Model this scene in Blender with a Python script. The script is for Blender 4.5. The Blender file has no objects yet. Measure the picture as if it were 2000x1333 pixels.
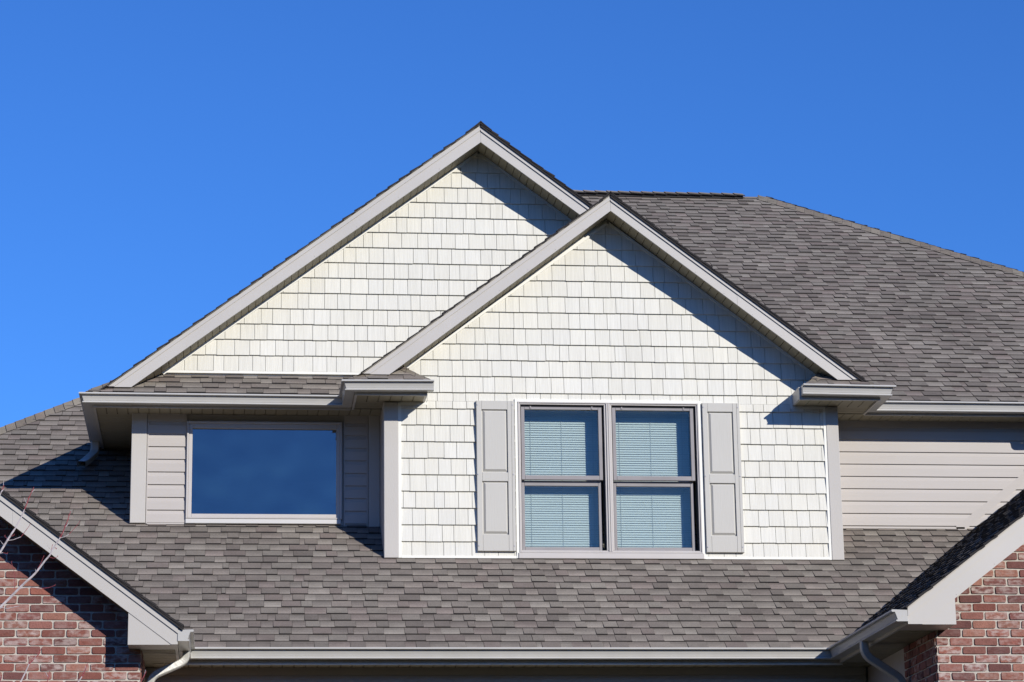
import bpy, math, random
from mathutils import Vector, Matrix

# ------------------------------------------------------------------ camera
scene = bpy.context.scene
COL = scene.collection
cam = bpy.data.cameras.new('camera')
cam.lens = 91.8; cam.sensor_width = 36.0; cam.sensor_fit = 'HORIZONTAL'
cam.clip_start = 0.1; cam.clip_end = 3000
cam_o = bpy.data.objects.new('camera', cam); COL.objects.link(cam_o)
CX = Vector((0.99408464, -0.10768344, -0.01414206))
CY = Vector((0.01307464, 0.24791757, -0.96869290))     # image down
CZ = Vector((0.10781825, 0.96277783, 0.24785897))      # view direction
m = Matrix.Identity(4)
for i in range(3):
    m[i][0] = CX[i]; m[i][1] = -CY[i]; m[i][2] = -CZ[i]
cam_o.matrix_world = m
scene.camera = cam_o

# ------------------------------------------------------------------ light
SUN = Vector((0.68, -1.0, 0.535)).normalized()          # towards the sun
world = bpy.data.worlds.new('World'); scene.world = world
world.use_nodes = True
nt = world.node_tree
sky = nt.nodes.new('ShaderNodeTexSky'); sky.sky_type = 'NISHITA'
sky.sun_disc = False
sky.sun_elevation = math.asin(SUN.z)
sky.sun_rotation = math.atan2(SUN.x, SUN.y)
sky.altitude = 300; sky.air_density = 1.0; sky.dust_density = 0.0; sky.ozone_density = 3.5
bg = nt.nodes['Background']
bg.inputs['Strength'].default_value = 0.094
tone = nt.nodes.new('ShaderNodeMix'); tone.data_type = 'RGBA'; tone.blend_type = 'MULTIPLY'
tone.inputs['Factor'].default_value = 1.0
tone.inputs['B'].default_value = (.42, .91, 1.70, 1)      # clear deep blue winter sky
nt.links.new(sky.outputs[0], tone.inputs['A'])
nt.links.new(tone.outputs['Result'], bg.inputs['Color'])
sl = bpy.data.lights.new('sun', 'SUN'); sl.energy = 5.0; sl.angle = math.radians(0.53)
sl.color = (1.0, 0.95, 0.89)
so = bpy.data.objects.new('sun', sl); COL.objects.link(so)
so.rotation_euler = SUN.to_track_quat('Z', 'Y').to_euler()
so.location = (30, -30, 40)
vs = scene.view_settings
vs.view_transform = 'Standard'; vs.look = 'None'; vs.gamma = 1.0; vs.exposure = 0.0
vs.use_curve_mapping = False

rng = random.Random(7)
ZG = -1.5                                                # ground level

# ------------------------------------------------------------------ materials
def material(name, base=(.5, .5, .5), rough=.6, var=.06, scale=3.0, stretch=(1, 1, 1), bump=0.0, bscale=40.0,
             bstretch=(1, 1, 1), tint=False, spec=.3, metallic=0.0, var2=None, smear=None, fine=0.0, fscale=300.0):
    mt = bpy.data.materials.new(name); mt.use_nodes = True
    t = mt.node_tree; n = t.nodes; L = t.links
    b = n['Principled BSDF']
    b.inputs['Roughness'].default_value = rough
    b.inputs['Specular IOR Level'].default_value = spec
    b.inputs['Metallic'].default_value = metallic
    tc = n.new('ShaderNodeTexCoord')
    if tint:
        at = n.new('ShaderNodeAttribute'); at.attribute_name = 'tint'
        col = at.outputs['Color']
    else:
        rgb = n.new('ShaderNodeRGB'); rgb.outputs[0].default_value = (*base, 1)
        col = rgb.outputs[0]
    def noise(sc, st, detail=4):
        mp = n.new('ShaderNodeMapping'); mp.inputs['Scale'].default_value = st
        L.new(tc.outputs['Object'], mp.inputs['Vector'])
        q = n.new('ShaderNodeTexNoise'); q.inputs['Scale'].default_value = sc
        q.inputs['Detail'].default_value = detail
        L.new(mp.outputs[0], q.inputs['Vector'])
        return q.outputs['Fac']
    def mul(col, fac, amt):
        r = n.new('ShaderNodeMapRange')
        r.inputs['From Min'].default_value = .3; r.inputs['From Max'].default_value = .7
        r.inputs['To Min'].default_value = 1 - amt; r.inputs['To Max'].default_value = 1 + amt
        L.new(fac, r.inputs['Value'])
        x = n.new('ShaderNodeMix'); x.data_type = 'RGBA'; x.blend_type = 'MULTIPLY'
        x.inputs['Factor'].default_value = 1.0
        L.new(col, x.inputs['A']); L.new(r.outputs[0], x.inputs['B'])
        return x.outputs['Result']
    if var: col = mul(col, noise(scale, stretch), var)
    if var2: col = mul(col, noise(var2[0], var2[1]), var2[2])
    if fine: col = mul(col, noise(fscale, (1, 1, 1), 2), fine)
    if smear:                                           # pale lime wash lying in patches on old brick
        at2 = n.new('ShaderNodeAttribute'); at2.attribute_name = 'wash'
        q = noise(smear[1], (1, 1, 2.2), 5)
        r = n.new('ShaderNodeMapRange'); r.inputs['From Min'].default_value = .42; r.inputs['From Max'].default_value = .62
        L.new(q, r.inputs['Value'])
        mm = n.new('ShaderNodeMath'); mm.operation = 'MULTIPLY'
        L.new(r.outputs[0], mm.inputs[0]); L.new(at2.outputs['Fac'], mm.inputs[1])
        x = n.new('ShaderNodeMix'); x.data_type = 'RGBA'
        L.new(mm.outputs[0], x.inputs['Factor']); L.new(col, x.inputs['A'])
        x.inputs['B'].default_value = (*smear[0], 1)
        col = x.outputs['Result']
    L.new(col, b.inputs['Base Color'])
    if bump:
        bp = n.new('ShaderNodeBump'); bp.inputs['Strength'].default_value = 1.0
        bp.inputs['Distance'].default_value = bump
        L.new(noise(bscale, bstretch, 5), bp.inputs['Height'])
        L.new(bp.outputs[0], b.inputs['Normal'])
    return mt

M_SHINGLE = material('asphalt_shingle', rough=.95, var=.13, scale=1.1, tint=True, spec=.08, fine=.22, fscale=140, var2=(9, (1, 1, 1), .07), bump=.0012, bscale=260)
M_BUTT = material('shingle_cut_edge', (.040, .037, .036), .95, var=.1, spec=.05)
M_UNDER = material('roof_deck', (.06, .055, .05), .95, spec=.05)
M_SHAKE = material('cream_shake_siding', rough=.6, var=.02, scale=1.2, tint=True, spec=.2, var2=(26, (2.2, 1, .07), .06),
                   bump=.0016, bscale=70, bstretch=(2.0, 1, .06))
M_SIDING = material('taupe_lap_siding', (.45, .418, .378), .55, var=.02, scale=1.5, spec=.25, var2=(30, (.05, 1, 2), .02),
                    bump=.0004, bscale=60, bstretch=(.06, 1, 2))
M_TRIM = material('cream_trim', (.77, .76, .68), .5, var=.02, spec=.3)
M_FASCIA = material('taupe_metal_fascia', (.47, .447, .405), .42, var=.025, scale=1.1, spec=.35, var2=(2.5, (1, 1, 1), .02), bump=.0015, bscale=2.2)
M_BOARD = material('taupe_corner_board', (.48, .458, .415), .7, var=.02, spec=.2, bump=.0012, bscale=120, bstretch=(1, 1, .25))
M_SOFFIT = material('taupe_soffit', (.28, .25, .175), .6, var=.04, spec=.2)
M_GUTTER = material('taupe_gutter', (.46, .45, .415), .3, var=.04, scale=1.0, spec=.45, var2=(7, (1, 1, 1), .03))
M_GIN = material('gutter_inside', (.12, .11, .10), .9)
M_SHUTTER = material('grey_shutter', (.485, .472, .425), .6, var=.015, spec=.25, bump=.0010, bscale=45, bstretch=(3, 1, .22))
M_FRAME = material('taupe_window_frame', (.485, .458, .425), .45, var=.03, spec=.35)
M_SASH = material('clay_window_sash', (.262, .245, .240), .45, var=.10, scale=4, spec=.35)
M_DARK = material('window_gasket', (.03, .03, .035), .7)
M_ROOM = material('room_paint', (.46, .44, .41), .9)
M_SILL = material('pale_sill', (.56, .55, .52), .5, var=.02)
M_BLIND = material('white_blind_slat', (.78, .79, .74), .5, var=.02, spec=.3)
M_CORD = material('blind_cord', (.58, .59, .57), .8)
M_BRICK = material('red_brick', rough=.92, var=.10, scale=22, tint=True, spec=.1, var2=(70, (1, 1, 1.6), .14), smear=((.47, .39, .35), 17),
                   bump=.004, bscale=55)
M_MORTAR = material('pale_mortar', (.46, .425, .365), .95, var=.10, scale=20, spec=.1, bump=.003, bscale=90)
M_SCREW = material('shutter_screw', (.42, .42, .43), .5)
M_BARK = material('grey_twig_bark', (.44, .40, .40), .8, var=.25, scale=40)
M_RED = material('red_twig_bark', (.26, .055, .065), .7, var=.3, scale=60)
M_GRASS = material('winter_lawn', (.040, .040, .022), .95, var=.3, scale=.8, var2=(14, (1, 1, 1), .3), spec=.05)
M_PIPE = material('taupe_downspout', (.41, .40, .35), .35, var=.05, scale=8, spec=.4, bump=.002, bscale=30)

def glass_material(name, tint, ior, wav=0.0, refl=(1, .96, .86)):
    mt = bpy.data.materials.new(name); mt.use_nodes = True
    t = mt.node_tree; n = t.nodes; L = t.links
    n.remove(n['Principled BSDF'])
    out = n['Material Output']
    tr = n.new('ShaderNodeBsdfTransparent'); tr.inputs[0].default_value = (*tint, 1)
    gl = n.new('ShaderNodeBsdfGlossy'); gl.inputs['Roughness'].default_value = 0.0
    gl.inputs['Color'].default_value = (*refl, 1)
    f0 = ((ior - 1) / (ior + 1)) ** 2                     # Schlick, the same from either side of the pane
    lw = n.new('ShaderNodeLayerWeight'); lw.inputs['Blend'].default_value = .5
    pw_ = n.new('ShaderNodeMath'); pw_.operation = 'POWER'; pw_.inputs[1].default_value = 5
    L.new(lw.outputs['Facing'], pw_.inputs[0])
    fr = n.new('ShaderNodeMath'); fr.operation = 'MULTIPLY_ADD'
    fr.inputs[1].default_value = 1 - f0; fr.inputs[2].default_value = f0
    L.new(pw_.outputs[0], fr.inputs[0])
    mx = n.new('ShaderNodeMixShader')
    L.new(fr.outputs[0], mx.inputs[0]); L.new(tr.outputs[0], mx.inputs[1]); L.new(gl.outputs[0], mx.inputs[2])
    if wav:
        tc = n.new('ShaderNodeTexCoord')
        q = n.new('ShaderNodeTexNoise'); q.inputs['Scale'].default_value = 2.2; q.inputs['Detail'].default_value = 1
        L.new(tc.outputs['Object'], q.inputs['Vector'])
        bp = n.new('ShaderNodeBump'); bp.inputs['Distance'].default_value = wav; bp.inputs['Strength'].default_value = 1
        L.new(q.outputs['Fac'], bp.inputs['Height']); L.new(bp.outputs[0], gl.inputs['Normal'])
    L.new(mx.outputs[0], out.inputs['Surface'])
    return mt
M_GLASS = glass_material('window_glass', (.84, .885, .885), 1.56, .003)
M_GLASS2 = glass_material('picture_window_glass', (.50, .52, .55), 2.3, .012, (1, .90, .90))

# ------------------------------------------------------------------ mesh builder
class MB:
    def __init__(s):
        s.v = []; s.f = []; s.m = []; s.t = []; s.w = []; s.sm = False
    def face(s, pts, mat=0, tint=(.5, .5, .5), wash=0.0):
        i = len(s.v)
        s.v.extend([tuple(p) for p in pts]); s.f.append(tuple(range(i, i + len(pts))))
        s.m.append(mat); s.t.append(tint); s.w.append(wash)
    def box(s, x0, x1, y0, y1, z0, z1, mat=0, tint=(.5, .5, .5)):
        p = [Vector((x, y, z)) for z in (z0, z1) for y in (y0, y1) for x in (x0, x1)]
        for q in ((0, 2, 3, 1), (4, 5, 7, 6), (0, 1, 5, 4), (2, 6, 7, 3), (0, 4, 6, 2), (1, 3, 7, 5)):
            s.face([p[k] for k in q], mat, tint)
    def prism(s, pts, vec, mat=0, tint=(.5, .5, .5), capmat=None):
        vec = Vector(vec); a = [Vector(p) for p in pts]; b = [p + vec for p in a]
        cm = mat if capmat is None else capmat
        s.face(a, cm, tint); s.face(list(reversed(b)), cm, tint)
        for i in range(len(a)):
            j = (i + 1) % len(a)
            s.face([a[j], a[i], b[i], b[j]], mat, tint)
    def bevbox(s, x0, x1, y0, y1, z0, z1, c=.003, mat=0):
        # box whose front (low y) edges are chamfered
        s.box(x0, x1, y0 + c, y1, z0, z1, mat)
        a = [(x0, y0 + c, z0), (x1, y0 + c, z0), (x1, y0 + c, z1), (x0, y0 + c, z1)]
        b = [(x0 + c, y0, z0 + c), (x1 - c, y0, z0 + c), (x1 - c, y0, z1 - c), (x0 + c, y0, z1 - c)]
        s.face(b, mat)
        for i in range(4):
            j = (i + 1) % 4
            s.face([a[i], a[j], b[j], b[i]], mat)
    def build(s, name, mats, parent=None, merge=False):
        me = bpy.data.meshes.new(name)
        off = parent['_o'] if parent is not None and '_o' in parent else (0, 0, 0)
        me.from_pydata([(x - off[0], y - off[1], z - off[2]) for x, y, z in s.v], [], s.f)
        for mt in (mats if isinstance(mats, (list, tuple)) else [mats]): me.materials.append(mt)
        me.polygons.foreach_set('material_index', s.m)
        a = me.attributes.new('tint', 'FLOAT_VECTOR', 'FACE')
        a.data.foreach_set('vector', [c for t in s.t for c in t])
        w = me.attributes.new('wash', 'FLOAT', 'FACE'); w.data.foreach_set('value', s.w)
        if s.sm:
            import bmesh
            bm = bmesh.new(); bm.from_mesh(me)
            bmesh.ops.remove_doubles(bm, verts=bm.verts, dist=1e-5)
            for f in bm.faces: f.smooth = True
            bm.to_mesh(me); bm.free()
        me.update()
        o = bpy.data.objects.new(name, me); COL.objects.link(o)
        if parent is not None:
            o.parent = parent
        o['_o'] = tuple(off)
        return o

def empty(name, loc, label=None, cat=None, group=None):
    o = bpy.data.objects.new(name, None); COL.objects.link(o); o.location = loc
    o['_o'] = tuple(loc)
    if label: o['label'] = label
    if cat: o['category'] = cat
    if group: o['group'] = group
    return o

def clip(poly, C):
    out = poly
    for i in range(len(C)):
        ax, ay = C[i]; bx, by = C[(i + 1) % len(C)]
        ex, ey = bx - ax, by - ay
        inp = out; out = []
        if not inp: return []
        for k in range(len(inp)):
            p = inp[k]; q = inp[(k + 1) % len(inp)]
            dp = ex * (p[1] - ay) - ey * (p[0] - ax); dq = ex * (q[1] - ay) - ey * (q[0] - ax)
            if dp >= 0: out.append(p)
            if (dp >= 0) != (dq >= 0):
                t = dp / (dp - dq)
                out.append((p[0] + t * (q[0] - p[0]), p[1] + t * (q[1] - p[1])))
    return out

def ccw(C):
    a = sum(C[i][0] * C[(i + 1) % len(C)][1] - C[(i + 1) % len(C)][0] * C[i][1] for i in range(len(C)))
    return C if a > 0 else list(reversed(C))

class Plane:
    def __init__(s, O, U, V):
        s.O = Vector(O); s.U = Vector(U).normalized(); s.V = Vector(V).normalized(); s.N = s.U.cross(s.V)
    def uv(s, P):
        d = Vector(P) - s.O; return (d.dot(s.U), d.dot(s.V))
    def at(s, u, v, h=0.0):
        return s.O + s.U * u + s.V * v + s.N * h

SH = [(.235, .220, .212), (.256, .242, .232), (.218, .201, .196), (.244, .225, .217), (.205, .190, .185), (.268, .256, .245), (.232, .207, .203), (.226, .214, .206)]
def shingle_tint(k=1.0):
    c = rng.choice(SH); g = rng.uniform(.92, 1.08) * k * .83
    return (c[0] * g, c[1] * g * .935, c[2] * g * .815)

def put(mb, P, poly, hf, drop, mat, side, tint, bev=0.0, wash=0.0):
    """one piece: its face at height hf(v) above the plane, with side walls going down by drop"""
    if len(poly) < 3: return
    ar = sum(poly[i][0] * poly[(i + 1) % len(poly)][1] - poly[(i + 1) % len(poly)][0] * poly[i][1] for i in range(len(poly)))
    if abs(ar) < 2e-5: return
    lo = [P.at(u, v, hf(v) - drop) for u, v in poly]
    if bev:
        cu = sum(p[0] for p in poly) / len(poly); cv = sum(p[1] for p in poly) / len(poly)
        tp = []
        for u, v in poly:
            d = math.hypot(u - cu, v - cv) or 1
            tp.append((u - (u - cu) / d * bev, v - (v - cv) / d * bev))
        hi = [P.at(u, v, hf(v)) for u, v in tp]
    else:
        hi = [P.at(u, v, hf(v)) for u, v in poly]
    mb.face(hi, mat, tint, wash)
    n = len(poly)
    for i in range(n):
        j = (i + 1) % n
        mb.face([lo[i], lo[j], hi[j], hi[i]], side, tint, wash)

def shingles(mb, P, pts, expo=.137, r0=None, r1=None, k=1.0, vmax=None):
    C = ccw([P.uv(p) for p in pts])
    u0 = min(c[0] for c in C); u1 = max(c[0] for c in C); va = min(c[1] for c in C); vb = max(c[1] for c in C)
    ra = int(math.floor(va / expo + 1e-6)) if r0 is None else r0
    rb = int(math.ceil(vb / expo - 1e-6)) if r1 is None else r1
    for r in range(ra, rb):
        v0 = r * expo; v1 = v0 + expo
        ph = rng.uniform(0, 6.28); wl = rng.uniform(.5, 1.1)
        wv = lambda u: .0022 * math.sin(u * wl * 3 + ph) + .0015 * math.sin(u * wl * 9 + 2 * ph)
        u = u0 - rng.uniform(0, .3); hi = rng.random() < .5
        while u < u1:
            w = rng.uniform(.10, .20) if hi else rng.uniform(.09, .20)
            if rng.random() < .05: w = rng.uniform(.03, .07)
            e = (.0150 if hi else .0085) + rng.uniform(-.0008, .0014)
            b = v0 + wv(u) + (rng.uniform(-.002, .002))
            lift = rng.uniform(0, .0025) if rng.random() < .2 else 0
            hf = lambda v, v0=v0, e=e, l=lift: e * (1 - .80 * (v - v0) / expo) + l * max(0, 1 - (v - v0) / expo)
            t = shingle_tint(k)
            g = .0022 if hi else 0.0
            if hi:
                t = tuple(x * .93 for x in t)
                put(mb, P, clip([(u + g, b), (u + w - g, b), (u + w - g, v1 + .004), (u + g, v1 + .004)], C), hf, e * .95, 0, 1, t)
            else:
                # lower ply carries the darker printed band along its top
                vm = b + expo * rng.uniform(.30, .38); vn = b + expo * rng.uniform(.62, .72)
                for a_, b_, q_ in ((b, vm, 1.20), (vm, vn, 1.03), (vn, v1 + .004, .86)):
                    put(mb, P, clip([(u, a_), (u + w, a_), (u + w, b_), (u, b_)], C), hf, e * .95, 0, 1, tuple(x * q_ for x in t))
            u += w
            if rng.random() < .93: hi = not hi
    # deck below
    D = [P.at(u, v, -.012) for u, v in C]
    mb.face(list(reversed(D)), 2, (.06, .06, .05))

SK = [.638, .652, .665, .645, .63]
def shakes(mb, P, pts, expo, v_first, drop=.016, seed=0):
    rg = random.Random(seed)
    C = ccw([P.uv(p) for p in pts])
    u0 = min(c[0] for c in C); u1 = max(c[0] for c in C); va = min(c[1] for c in C); vb = max(c[1] for c in C)
    pattern = [.125, .155, .108, .175, .135, .095, .150, .122, .165, .102, .142, .128]
    r = int(math.floor((va - v_first) / expo)) - 1
    while v_first + r * expo < vb:
        v0 = v_first + r * expo; v1 = v0 + expo
        u = u0 - rg.uniform(0, .2); i = rg.randrange(len(pattern))
        while u < u1:
            w = pattern[i % len(pattern)] * rg.uniform(.92, 1.1); i += 1
            b = v0 + rg.choice((0, 0, 0, .002, -.0015))
            y = rg.choice(SK) * rg.uniform(.985, 1.015)
            warm = rg.uniform(-.012, .018)
            t = (y, y * (.980 - warm * .3), y * (.862 - warm))
            hf = lambda v, v0=v0: (.0255 - .0165 * (v - v0) / expo)
            put(mb, P, clip([(u + .0012, b), (u + w - .0012, b), (u + w - .0012, v1 + .003), (u + .0012, v1 + .003)], C), hf, drop, 0, 0, t, bev=.0012)
            u += w
        r += 1

def laps(mb, P, pts, expo, v_first, drop=.017):
    C = ccw([P.uv(p) for p in pts])
    u0 = min(c[0] for c in C) - .1; u1 = max(c[0] for c in C) + .1; va = min(c[1] for c in C); vb = max(c[1] for c in C)
    r = int(math.floor((va - v_first) / expo)) - 1
    while v_first + r * expo < vb:
        v0 = v_first + r * expo; v1 = v0 + expo
        vm = v0 + expo * .66; vt = v0 + expo * .80
        def hf(v, v0=v0, vm=vm, vt=vt, v1=v1):          # bellied clapboard: near-upright face, then a shallow cove to the next lap
            if v <= vm: return .0230 - .0030 * (v - v0) / (vm - v0)
            if v <= vt: return .020 - .006 * (v - vm) / (vt - vm)
            return .014 - .006 * (v - vt) / (v1 - vt)
        for a, b in ((v0, vm), (vm, vt), (vt, v1 + .002)):
            q = clip([(u0, a), (u1, a), (u1, b), (u0, b)], C)
            if a == v0: put(mb, P, q, hf, drop, 0, 0, (.5, .5, .5))
            elif len(q) > 2: mb.face([P.at(u, v, hf(v)) for u, v in q], 0)
        r += 1

BR = [(.285, .105, .078), (.245, .092, .072), (.310, .128, .095), (.215, .086, .074), (.275, .118, .095), (.175, .076, .067), (.320, .145, .108)]
def bricks(mb, P, pts, v_first=0.0, course=.069, length=.2, joint=.011, seed=0, u_first=0.0):
    rg = random.Random(seed)
    C = ccw([P.uv(p) for p in pts])
    u0 = min(c[0] for c in C); u1 = max(c[0] for c in C); va = min(c[1] for c in C); vb = max(c[1] for c in C)
    r = int(math.floor((va - v_first) / course)) - 1
    while v_first + r * course < vb:
        v0 = v_first + r * course
        k = int(math.floor((u0 - u_first) / length)) - 1
        j0 = rg.uniform(-.006, .006)
        while u_first + k * length < u1:
            u = u_first + k * length + (length / 2 if r % 2 else 0) + j0
            jj = lambda: rg.uniform(-.0028, .0028)
            q = [(u + joint / 2 + jj(), v0 + joint / 2 + jj()), (u + length - joint / 2 + jj(), v0 + joint / 2 + jj()),
                 (u + length - joint / 2 + jj(), v0 + course - joint / 2 + jj()), (u + joint / 2 + jj(), v0 + course - joint / 2 + jj())]
            # rounded corners
            e = []
            for a in range(4):
                p = q[a]; pr = q[a - 1]; nx = q[(a + 1) % 4]
                for o_ in (pr, nx):
                    d = math.hypot(o_[0] - p[0], o_[1] - p[1]); c = rg.uniform(.004, .011)
                    e.append((p[0] + (o_[0] - p[0]) / d * c, p[1] + (o_[1] - p[1]) / d * c))
            t = rg.choice(BR); g = rg.uniform(.74, 1.03); t = (t[0] * g * .95, t[1] * g, t[2] * g)
            wash = rg.choice((0, 0, .10, .2, .3, .65, .85)) * rg.uniform(.7, 1.0)
            h = rg.uniform(.007, .011); tl = rg.uniform(-.02, .02)
            put(mb, P, clip(e, C), lambda v, h=h: h, h + .004, 0, 0, t, bev=.0035, wash=wash)
            k += 1
        r += 1
    mb.face([P.at(u, v, 0.0) for u, v in C], 1, (.5, .5, .5))

def caps(mb, A, B, nl, nr, half=.14, expo=.142, k=1.0, base=.012, thick=.012, extra=None):
    """overlapping cap shingles along a hip or ridge from A (low end) to B; nl, nr: directions across, running down each side"""
    A = Vector(A); B = Vector(B); d = (B - A); Ln = d.length; d.normalize()
    nl = Vector(nl).normalized(); nr = Vector(nr).normalized()
    up = -(nl + nr)
    up = up.normalized() if up.length > .02 else Vector((0, 0, 1))
    n = int(Ln / expo) + 1
    for i in range(n):
        s0 = i * expo; s1 = min(s0 + expo * 1.12, Ln + .02)
        h0 = base + thick; h1 = base + .003
        t = shingle_tint(k); t = (t[0] * 1.0, t[1] * .99, t[2] * .92)
        wob = rng.uniform(-.004, .004)
        def ring(s, h):
            c = A + d * s + up * h
            return [c + nl * (half + wob), c + nl * half * .3 + up * .004, c + up * .010, c + nr * half * .3 + up * .004, c + nr * (half + wob)]
        r0 = ring(s0, h0); r1 = ring(s1, h1)
        b0 = [p - up * thick for p in r0]; b1 = [p - up * .012 for p in r1]
        for q in range(4):
            mb.face([r0[q], r0[q + 1], r1[q + 1], r1[q]], 0, t)
            mb.face([b0[q], b0[q + 1], r0[q + 1], r0[q]], 1, t)
        mb.face([b0[0], r0[0], r1[0], b1[0]], 1, t)
        mb.face([r0[4], b0[4], b1[4], r1[4]], 1, t)

def soffit(mb, A, U, V, Lu, Lv0, Lv1=None, step=.1, groove=.010, depth=.010, mitre0=0.0, mitre1=0.0):
    """grooved soffit panel lying at A; grooves run along V; the mitres trim the strips near either end"""
    A = Vector(A); U = Vector(U).normalized(); V = Vector(V).normalized(); N = U.cross(V)
    if N.z < 0: N = -N
    n = max(1, int(round(Lu / step))); st = Lu / n
    def seg(ua, ub, hz0, hz1):
        va = Lv0
        mb.face([A + U * ua + N * hz0, A + U * ub + N * hz1, A + U * ub + V * va + N * hz1, A + U * ua + V * va + N * hz0])
    for i in range(n):
        a = i * st; b = a + st
        seg(a, b - groove, 0, 0); seg(b - groove, b - groove / 2, 0, depth); seg(b - groove / 2, b, depth, 0)

GP = [(0, -.004), (0, -.093), (.082, -.094), (.092, -.092), (.094, -.087), (.092, -.081), (.082, -.080), (.080, -.075), (.084, -.070), (.086, -.060), (.089, -.050),
      (.093, -.040), (.096, -.031), (.099, -.0255), (.099, -.0215), (.101, -.0190), (.120, -.0190), (.1265, -.0155), (.1275, -.008), (.125, -.001), (.119, 0), (.108, -.001), (.107, -.008)]
def gutter(mb, path, prof=GP, z=0.0, capA=False, capB=False):
    """path: (x, y, z, ox, oy) with (ox, oy) the outward offset (mitred at corners)"""
    rings = [[Vector((x + o * ox, y + o * oy, zz + h)) for o, h in prof] for x, y, zz, ox, oy in path]
    for a, b in zip(rings, rings[1:]):
        for i in range(len(prof) - 1):
            mb.face([a[i], b[i], b[i + 1], a[i + 1]], 0)
        mb.face([a[0], a[-1], b[-1], b[0]], 1) if False else None
        # trough bottom seen from above, just inside the front
    for flag, rg_ in ((capA, rings[0]), (capB, rings[-1])):
        if flag: mb.face(rg_[:-2], 0)

def tube(mb, pts, r, segs=6, mat=0, r_end=None):
    pts = [Vector(p) for p in pts]; n = len(pts)
    prev = None; X = None
    for i, p in enumerate(pts):
        d = (pts[min(i + 1, n - 1)] - pts[max(i - 1, 0)]).normalized()
        if X is None:
            X = d.orthogonal().normalized()
        X = (X - d * X.dot(d)).normalized(); Y = d.cross(X)
        rr = r if r_end is None else r + (r_end - r) * i / max(1, n - 1)
        ring = [p + (X * math.cos(6.28318 * k / segs) + Y * math.sin(6.28318 * k / segs)) * rr for k in range(segs)]
        if prev:
            for k in range(segs):
                mb.face([prev[k], prev[(k + 1) % segs], ring[(k + 1) % segs], ring[k]], mat)
        else: mb.face(list(reversed(ring)), mat)
        prev = ring
    mb.face(prev, mat)

def spout(mb, pts, side, w=.078, d=.056, corr=True):
    """rectangular downspout with rounded, ribbed corners; side: direction of its wide face"""
    pts = [Vector(p) for p in pts]
    # smooth the bends
    sp = [pts[0]]
    for i in range(1, len(pts) - 1):
        a, b, c = pts[i - 1], pts[i], pts[i + 1]
        ra = min(.07, (b - a).length * .45); rc = min(.07, (c - b).length * .45)
        p0 = b + (a - b).normalized() * ra; p2 = b + (c - b).normalized() * rc
        for t in (0, .2, .4, .6, .8, 1):
            sp.append(p0 * (1 - t) ** 2 + b * 2 * t * (1 - t) + p2 * t * t)
    sp.append(pts[-1])
    side = Vector(side).normalized()
    prof = []
    for sx, sy in ((-1, -1), (1, -1), (1, 1), (-1, 1)):
        for k in range(3):
            a = math.atan2(sy, sx) + (k - 1) * .55
            prof.append((sx * (w / 2 - .012) + .012 * math.cos(a), sy * (d / 2 - .012) + .012 * math.sin(a)))
    prev = None
    for i, p in enumerate(sp):
        t = (sp[min(i + 1, len(sp) - 1)] - sp[max(i - 1, 0)]).normalized()
        S = (side - t * side.dot(t)).normalized(); Q = t.cross(S)
        ring = [p + S * x + Q * y for x, y in prof]
        if prev:
            for k in range(12):
                mb.face([prev[k], prev[(k + 1) % 12], ring[(k + 1) % 12], ring[k]])
        prev = ring
    mb.sm = False

# ------------------------------------------------------------------ the ground
g = MB()
g.face([(-400, -400, ZG), (400, -400, ZG), (400, 400, ZG), (-400, 400, ZG)])
gr = g.build('ground', M_GRASS); gr['kind'] = 'structure'; gr['label'] = 'dull winter lawn around the house'

# unseen evergreens added behind the camera to keep low horizon glow off shaded walls
tl = MB()
for i in range(150):
    a = math.radians(-198 + 216 * (i + rng.uniform(-.4, .4)) / 149)
    d = rng.uniform(52, 66); bx, by = 3 + d * math.cos(a), 8 + d * math.sin(a)
    h = rng.uniform(15.5, 18.5); r = h * rng.uniform(.17, .23)
    tiers = 5
    for k in range(tiers):
        z0 = ZG + .6 + (h - .6) * k / tiers * .92; z1 = ZG + .6 + (h - .6) * min(1, (k + 1.9) / tiers)
        rr = r * (1 - k / tiers) + .25
        rim = [(bx + rr * rng.uniform(.75, 1.15) * math.cos(j * .698), by + rr * rng.uniform(.75, 1.15) * math.sin(j * .698), z0 + rng.uniform(-.4, .4)) for j in range(9)]
        for j in range(9): tl.face([rim[j], rim[(j + 1) % 9], (bx, by, z1)])
tlo = tl.build('sky_block_trees', material('sky_block_needles', (.030, .045, .022), .95, var=.3, scale=1.2, spec=.03))
tlo['kind'] = 'stuff'; tlo['label'] = 'unseen belt of dark evergreens added to block low sky light'

# ------------------------------------------------------------------ the house
house = empty('house', (2.6, 24.0, ZG), 'taupe and cream house with grey shingle roofs, two gable dormers and red brick wings', 'house')
W1, W2 = 24.52, 23.90            # bay / siding wall and front dormer wall
ZE = 5.65                        # upper gutter lip
ZS = 5.545                       # upper soffit
MS = [M_SHINGLE, M_BUTT, M_UNDER]
M23 = 2 / 3
S34 = .7526
def unit(*a): return Vector(a).normalized()
V_main = unit(0, 1, M23)

# --- lower main roof
lo = MB()
PL = Plane((0, 22.315, 3.005), (1, 0, 0), V_main)
def zl(y): return 3.005 + M23 * (y - 22.315)
def hipx(y): return -1.59 - (27.28 - y)                  # left hip, 45 degrees in plan
vk = 20                                                  # first course that runs only left of the bay
yk = 22.315 + vk * .137 * V_main.y
shingles(lo, PL, [(hipx(22.315), 22.315, zl(22.315)), (13.5, 22.315, zl(22.315)), (13.5, yk, zl(yk)), (hipx(yk), yk, zl(yk))], r0=0, r1=vk)
yt = 28.06
shingles(lo, PL, [(hipx(yk), yk, zl(yk)), (-.80, yk, zl(yk)), (-.80, yt, zl(yt)), (hipx(yt) if hipx(yt) < -.8 else -.8, yt, zl(yt))], r0=vk)
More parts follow.
